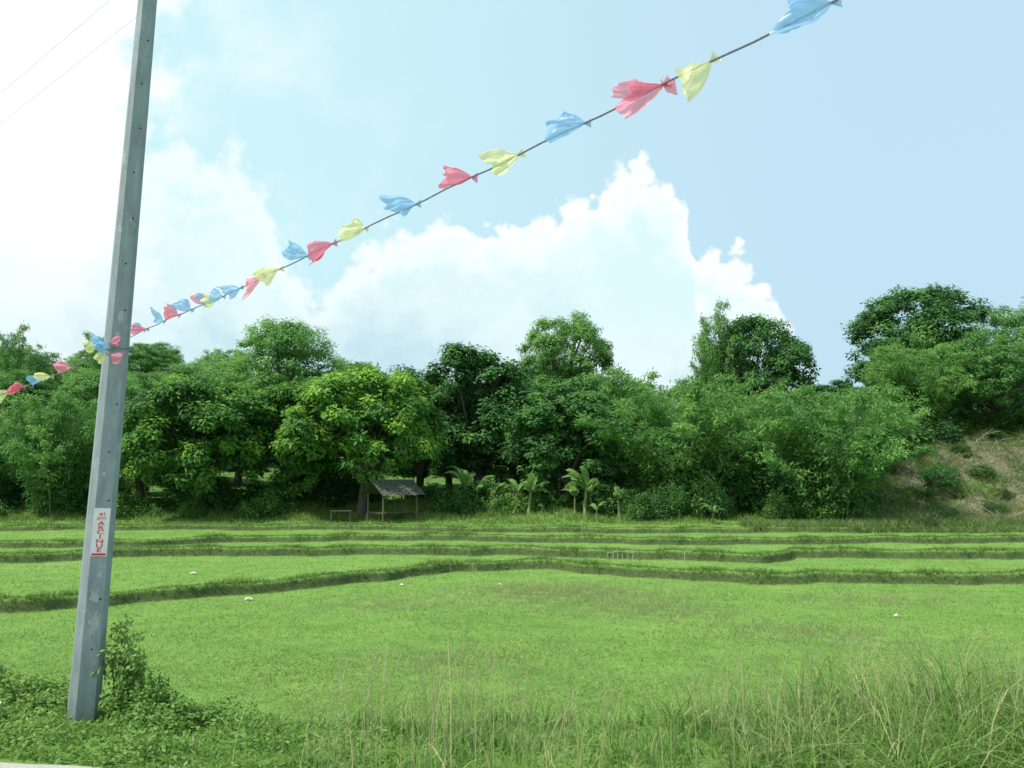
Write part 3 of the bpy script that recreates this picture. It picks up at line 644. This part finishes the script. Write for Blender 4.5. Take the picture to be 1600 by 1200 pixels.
tri_grass('dry_slope_grass', x, y, R.uniform(0.08, 0.75, n) * (0.35 + pat), R.uniform(0.02, 0.06, n), M_bgrass, R.normal(0.5, .2, n), np.where(R.random(n) < .2 + .6 * (1 - pat), R.uniform(.5, 1, n), 0), 'dry straw coloured brush on earth slope', lean=1.1)
n = 12000; y = R.uniform(43.3, 46.5, n); x = R.uniform(11.5, 32, n)
tri_grass('slope_foot_grass', x, y, R.uniform(0.08, 0.45, n), R.uniform(0.03, 0.06, n), M_bgrass, R.normal(0.6, .2, n), np.where(R.random(n) < .3, R.uniform(.4, 1, n), 0), 'mixed green and dry grass at foot of slope', lean=0.7)
A = Acc()
for k in range(90):
    x = R.uniform(20, 33); y = R.uniform(47, 60); z = float(ground(x, y)); a = R.uniform(0, 6.28); l = R.uniform(.6, 2.2)
    p0 = Vector((x, y, z)); p1 = p0 + Vector((math.cos(a) * l * .5, math.sin(a) * l * .5, l * R.uniform(.1, .4))); p2 = p1 + Vector((math.cos(a + .5) * l * .5, math.sin(a + .5) * l * .5, l * R.uniform(-.1, .25)))
    A.tube([p0, p1, p2], [.02, .014, .006], 5, cap=False); A.tube([p1, p1 + Vector((R.uniform(-.5, .5), R.uniform(-.5, .5), .3))], [.012, .005], 4, cap=False)
obj('dead_twigs', A.mesh('dead_twigs', M_pale), kind='stuff', label='fallen bleached dead twigs on dry slope', category='twigs')

def blades(x, y, h, w, bend, t, dry, nl=4):
    n = len(x); z = ground(x, y) - 0.01; a = R.uniform(0, 6.283, n); ba = R.uniform(0, 6.283, n); out = []
    sx = np.cos(a); sy = np.sin(a)
    for k in range(nl):
        s = k / (nl - 1); ww = w * (1 - s) ** 0.7 * 0.5 + 0.0008
        cx = x + np.cos(ba) * bend * h * s ** 2; cy = y + np.sin(ba) * bend * h * s ** 2; cz = z + h * (s - 0.45 * np.minimum(bend, 1.2) * s ** 2.5)
        out.append(np.stack([cx - sx * ww, cy - sy * ww, cz], 1)); out.append(np.stack([cx + sx * ww, cy + sy * ww, cz], 1))
    V = np.stack(out, 1).reshape(-1, 3); b = (np.arange(n) * 2 * nl)[:, None]
    Fq = np.concatenate([np.stack([b[:, 0] + 2 * k, b[:, 0] + 2 * k + 1, b[:, 0] + 2 * k + 3, b[:, 0] + 2 * k + 2], 1) for k in range(nl - 1)])
    T = np.repeat(np.stack([np.clip(t, 0, 1), np.clip(dry, 0, 1), 0 * t], 1), 2 * nl, 0)
    return V, Fq, T
def redge(x): return 7.78 - 0.25 * (x + 4.2)
def hmap(x): return np.interp(x, [-6, -3.2, -2.4, -1.6, -0.9, -0.4, 0.2, 0.8, 1.6, 2.2, 3.0, 5, 7], [.14, .14, .16, .22, .32, .38, .34, .30, .38, .56, .82, .9, .9])
n = 44000
x = R.uniform(-6.5, 6.8, n); y = np.maximum(redge(x), 6.6) + 0.02 + R.uniform(0, 1, n) * 3.6
clump = 0.5 + 0.55 * np.abs(np.sin(x * 2.3 + 1.3 * np.sin(y * 3)) * np.sin(y * 2.9 + x)) + 0.25 * np.sin(x * 7.1 + y * 2) * np.sin(x * 3.3 - y * 5)
keep = R.random(n) < np.where(x < -1.4, 0.7, 0.42 + 0.58 * ss(1.3, 2.8, x)) * (0.3 + 0.85 * clump)
x = x[keep]; y = y[keep]; clump = clump[keep]; n = len(x)
fall = 1 - 0.75 * ss(8.9, 10.4, y)
h = hmap(x) * clump * R.uniform(0.3, 1.3, n) * fall
V, Fq, T = blades(x, y, h, R.uniform(0.009, 0.022, n), R.uniform(0.15, 1.4, n), R.normal(0.5, 0.24, n), np.where(R.random(n) < np.where(x > 0.2, 0.13, 0.07), R.uniform(.4, 1, n), 0))
obj('verge_grass', mk_mesh('verge_grass', V, Fq, M_verge, tint=T), kind='stuff', label='unkempt green grass on the roadside verge', category='grass')
n = 800
u = R.random(n); x = np.where(u < 0.17, R.normal(-0.5, 0.6, n), np.where(u < 0.30, R.uniform(-1.6, 2.2, n), 6.5 - 4.8 * R.random(n) ** 1.3))
y = R.uniform(7.0, 9.3, n)
h = np.where(x < 0.5, R.uniform(0.3, 1.0, n), np.where(x < 1.9, R.uniform(0.3, 0.95, n), R.uniform(0.45, 1.15, n)))
tall = (np.abs(x + 0.6) < 0.45) & (R.random(n) < 0.14); h = np.where(tall, R.uniform(1.2, 1.65, n), h)
V, Fq, T = blades(x, y, h, np.full(n, 0.008), R.uniform(0.0, 0.5, n), R.normal(0.8, 0.1, n), R.uniform(.35, 1, n), nl=5)
tips = V.reshape(n, -1, 3)[:, -1]; prev_ = V.reshape(n, -1, 3)[:, -3]
kk = np.repeat(np.arange(n), 16); uu = R.uniform(-0.28, 0.05, len(kk)); dirn = nrm(tips - prev_)
c = tips[kk] + dirn[kk] * uu[:, None] * 0.45
d = dirn[kk] + R.normal(size=c.shape) * 0.35
V2, F2 = leaf_quads(c, d, rdir(len(kk)), R.uniform(0.02, 0.04, len(kk)), R.uniform(0.004, 0.008, len(kk)))
Va = np.concatenate([V, V2]); Fa = np.concatenate([Fq, F2 + len(V)]); Ta = np.concatenate([T, np.tile([[0.8, 0.8, 0]], (len(V2), 1))])
obj('dry_stalks', mk_mesh('dry_stalks', Va, Fa, M_verge, tint=Ta), kind='stuff', label='tall straw coloured seed stalks standing in verge grass', category='grass')
n = 30000; x = R.uniform(-6.5, -1.0, n); y = redge(x) + 0.03 + R.uniform(0, 1, n) ** 1.1 * 2.4
bump_ = np.abs(np.sin(x * 3 + y) * np.cos(y * 4 - x)) * (0.35 + 0.65 * ss(-1.6, -3.6, x))
kp = R.random(n) < 0.25 + 0.75 * bump_; x = x[kp]; y = y[kp]; bump_ = bump_[kp]; n = len(x)
c = np.stack([x, y, ground(x, y) + R.uniform(0.005, 0.26, n) * (0.12 + bump_)], 1)
nn = nrm(np.array([0, 0, 1.0]) + R.normal(size=c.shape) * 0.6); d = R.normal(size=c.shape); d -= nn * (d * nn).sum(1, keepdims=True)
s = R.uniform(0.5, 1.4, n); V, Fq = leaf_quads(c, d, nn, 0.05 * s, 0.026 * s)
obj('low_weeds', mk_mesh('low_weeds', V, Fq, M_verge, tint=np.repeat((R.normal(.5, .2, n) + .2 * bump_).clip(0, 1), 4)), kind='stuff', label='low leafy weeds covering the road edge', category='weeds')
WB = [shrub('weed_a', 0.75, 0.6, M_verge, 22, 60, 0.065, 0.034), shrub('weed_b', 0.5, 0.8, M_verge, 26, 65, 0.06, 0.03)]
for (x, y, h, w, lab) in [(-3.9, 9.2, 1.0, 0.5, 'leafy weed climbing round the base of the pole'), (-3.72, 9.1, 0.6, 0.6, 'leafy weed climbing round the base of the pole'), (-3.5, 9.0, 0.38, 0.7, 'leafy roadside weed bush'), (-3.1, 8.9, .26, .7, 'leafy roadside weed bush'), (-4.85, 9.5, .4, .8, 'leafy roadside weed bush'), (-5.3, 9.6, .55, .8, 'leafy roadside weed bush'), (-5.7, 9.2, .5, .8, 'leafy roadside weed bush'), (-5.2, 8.9, .3, .8, 'leafy roadside weed bush'), (5.2, 9.4, .6, .9, 'leafy roadside weed bush'), (4.3, 9.6, .5, .9, 'leafy roadside weed bush')]:
    w_ = WB[0] if h > w else WB[1]
    e = obj('weed_bush', None, loc=(x, y, float(ground(x, y))), label=lab, category='weed', group='weeds on the road verge'); e.rotation_euler = (0, 0, R.uniform(0, 6)); e.scale = (w / w_['W'], w / w_['W'], h / w_['H'])
    for pn, me in w_['parts']: obj(pn, me, parent=e)
def litter(x, y, s, dz=0.03):
    V = []; Fq = []; n_ = 7
    for i in range(n_):
        for j in range(n_): V.append((s * (i / 6 - .5) * R.uniform(.8, 1.1), s * (j / 6 - .5) * .8, dz + s * .35 * R.random() * (1 - abs(i / 3 - 1) * .6)))
    for i in range(n_ - 1):
        for j in range(n_ - 1): a = i * n_ + j; Fq.append((a, a + 1, a + n_ + 1, a + n_))
    obj('litter', mk_mesh('litter', V, Fq, M_white), loc=(x, y, float(ground(x, y)) + dz), label='crumpled scrap of white plastic lying in grass', category='litter', group='scraps of plastic litter')
for q in ((-4.7, 8.35, .13, .16), (-7.5, 26.0, .2, .02), (-3.2, 12.3, .14, .03), (-3.0, 11.2, .10, .03), (9.6, 22.8, .14, .02), (-10.5, 30, .18, .02), (-3.6, 29.6, .15, .02), (-.4, 29.2, .12, .02)): litter(*q)

# ------------------------------------------------------------------ world + sun
SUN_EL = math.radians(60); SUN_AZ = math.radians(-115)
w = bpy.data.worlds.new("World"); scene.world = w; w.use_nodes = True; nt = w.node_tree; L = nt.links
for n_ in list(nt.nodes): nt.nodes.remove(n_)
out = N(nt, 'ShaderNodeOutputWorld'); bg = N(nt, 'ShaderNodeBackground'); STR = 0.12; bg.inputs['Strength'].default_value = STR
sky = N(nt, 'ShaderNodeTexSky', sky_type='NISHITA'); sky.sun_disc = False; sky.sun_elevation = SUN_EL; sky.sun_rotation = SUN_AZ; sky.dust_density = 2.0
tc = N(nt, 'ShaderNodeTexCoord'); sx = N(nt, 'ShaderNodeSeparateXYZ'); L.new(tc.outputs['Generated'], sx.inputs[0])
def mth(op, a, b=None, c=None, clamp=False):
    q = N(nt, 'ShaderNodeMath', operation=op); q.use_clamp = clamp
    for i, v in enumerate((a, b, c)):
        if v is None: continue
        if isinstance(v, (int, float)): q.inputs[i].default_value = v
        else: L.new(v, q.inputs[i])
    return q.outputs[0]
def mapr(v, a, b, c=0.0, d=1.0, smooth=True):
    q = N(nt, 'ShaderNodeMapRange'); q.interpolation_type = 'SMOOTHSTEP' if smooth else 'LINEAR'
    L.new(v, q.inputs[0])
    for i, val in ((1, a), (2, b), (3, c), (4, d)):
        if isinstance(val, (int, float)): q.inputs[i].default_value = val
        else: L.new(val, q.inputs[i])
    return q.outputs[0]
az = mth('MULTIPLY', mth('ARCTAN2', sx.outputs[0], sx.outputs[1]), 57.29578)
el = mth('MULTIPLY', mth('ARCSINE', sx.outputs[2]), 57.29578)
azn = mth('MULTIPLY_ADD', az, 1 / 80, 0.5, clamp=True)
fc = N(nt, 'ShaderNodeFloatCurve'); cv = fc.mapping.curves[0]
prof = [(-40, 29), (-31, 29), (-27, 27), (-25.5, 23.5), (-22.2, 22), (-17.6, 21.6), (-16, 19.8), (-14.8, 16.5), (-12.3, 12.7), (-10.8, 14.8), (-8.3, 16.8), (-4.6, 18.2), (-2.5, 16.8), (1.7, 17.8), (4.2, 18.8), (5.9, 20.0), (8.4, 20.8), (10.4, 20.2), (11.4, 17.8), (11.8, 14.0), (12.3, 14.4), (12.9, 15.6), (14.7, 14.6), (16.6, 12.5), (17.8, 10), (20, 6), (23, 2), (40, 1)]
pts = cv.points
pts[0].location = (0, prof[0][1] / 30); pts[1].location = (1, prof[-1][1] / 30)
for a_, e_ in prof[1:-1]: pts.new(a_ / 80 + 0.5, e_ / 30)
for q in pts: q.handle_type = 'VECTOR'
fc.mapping.update(); L.new(azn, fc.inputs['Value'])
top = mth('MULTIPLY', fc.outputs[0], 30)
def wn(scale, detail, rough, off=0.0):
    q = N(nt, 'ShaderNodeTexNoise'); q.inputs['Scale'].default_value = scale; q.inputs['Detail'].default_value = detail; q.inputs['Roughness'].default_value = rough
    mp = N(nt, 'ShaderNodeMapping'); mp.inputs['Location'].default_value = (off, off, off); mp.inputs['Scale'].default_value = (1, 1, 1.2); L.new(tc.outputs['Generated'], mp.inputs[0]); L.new(mp.outputs[0], q.inputs['Vector']); return q.outputs['Fac']
nA = wn(22, 9, 0.66); nB = wn(7, 6, 0.6, 3.1); nC = wn(11, 8, 0.6, 7.7); nD = wn(5, 6, 0.6, 1.7)
vo = N(nt, 'ShaderNodeTexVoronoi'); vo.feature = 'SMOOTH_F1'; vo.inputs['Scale'].default_value = 32; vo.inputs['Smoothness'].default_value = 0.35; vo.inputs['Detail'].default_value = 2; L.new(tc.outputs['Generated'], vo.inputs['Vector'])
bil = mth('SUBTRACT', 0.45, vo.outputs['Distance'])
dd_ = mth('ADD', mth('SUBTRACT', top, el), mth('ADD', mth('MULTIPLY', mth('SUBTRACT', nA, 0.5), 4.5), mth('MULTIPLY', bil, 3.2)))
width = mapr(az, -20, 0, 3.0, 1.0)
mask = mapr(dd_, 0.0, width)
depth = mapr(dd_, 0.6, 5.0)
def mixc(f, a, b):
    q = N(nt, 'ShaderNodeMix', data_type='RGBA')
    if isinstance(f, (int, float)): q.inputs['Factor'].default_value = f
    else: L.new(f, q.inputs['Factor'])
    for s_, v in (('A', a), ('B', b)):
        if isinstance(v, tuple): q.inputs[s_].default_value = (*[x / STR for x in v], 1)
        else: L.new(v, q.inputs[s_])
    return q.outputs['Result']
hz_col = mixc(mapr(az, -28, 24), (0.66, 0.98, 1.02), (0.57, 0.81, 0.96))
clear = mixc(0.92, sky.outputs[0], hz_col)
clear = mixc(mapr(el, 14, 3, 0, 0.6), clear, (0.52, 0.76, 0.87))
puff = mth('MULTIPLY', mapr(nC, 0.42, 0.62), mapr(bil, -0.15, 0.2, 0.3, 1.0), clamp=True)
body = mixc(mth('MULTIPLY', depth, mth('SUBTRACT', 1.0, puff)), (1.0, 1.05, 1.05), (0.74, 0.97, 1.0))
low = mixc(mapr(nD, 0.38, 0.62), (0.56, 0.79, 0.88), (0.86, 1.0, 1.02))
body = mixc(mapr(mth('ADD', el, mth('MULTIPLY', mth('SUBTRACT', nD, 0.5), 16)), 14, 5), body, low)
res = mixc(mask, clear, body)
veil = mth('MULTIPLY', mapr(nB, 0.42, 0.72), mapr(az, 2, -24, 0.0, 0.6))
res = mixc(veil, res, (1.0, 1.06, 1.06))
corner = mth('MULTIPLY', mapr(mth('ADD', az, mth('MULTIPLY', mth('SUBTRACT', nC, 0.5), 16)), -21, -25), mapr(el, 8, 14))
res = mixc(corner, res, (1.03, 1.06, 1.06))
L.new(res, bg.inputs['Color']); L.new(bg.outputs[0], out.inputs[0])
sl = bpy.data.lights.new('sun', 'SUN'); sl.energy = 5.0; sl.angle = math.radians(0.5); sl.color = (1.0, 0.97, 0.88)
so = bpy.data.objects.new('sun', sl); COL.objects.link(so)
sd = Vector((math.sin(SUN_AZ) * math.cos(SUN_EL), math.cos(SUN_AZ) * math.cos(SUN_EL), math.sin(SUN_EL)))
so.rotation_euler = sd.to_track_quat('Z', 'Y').to_euler()

# ------------------------------------------------------------------ camera
cd_ = bpy.data.cameras.new('camera'); cam = bpy.data.objects.new('camera', cd_); COL.objects.link(cam)
cam.location = (0, 0, 2.4); cam.rotation_euler = (math.radians(90 + 5.71), 0, 0)
cd_.sensor_width = 36; cd_.lens = 31.5; cd_.clip_end = 5000; scene.camera = cam
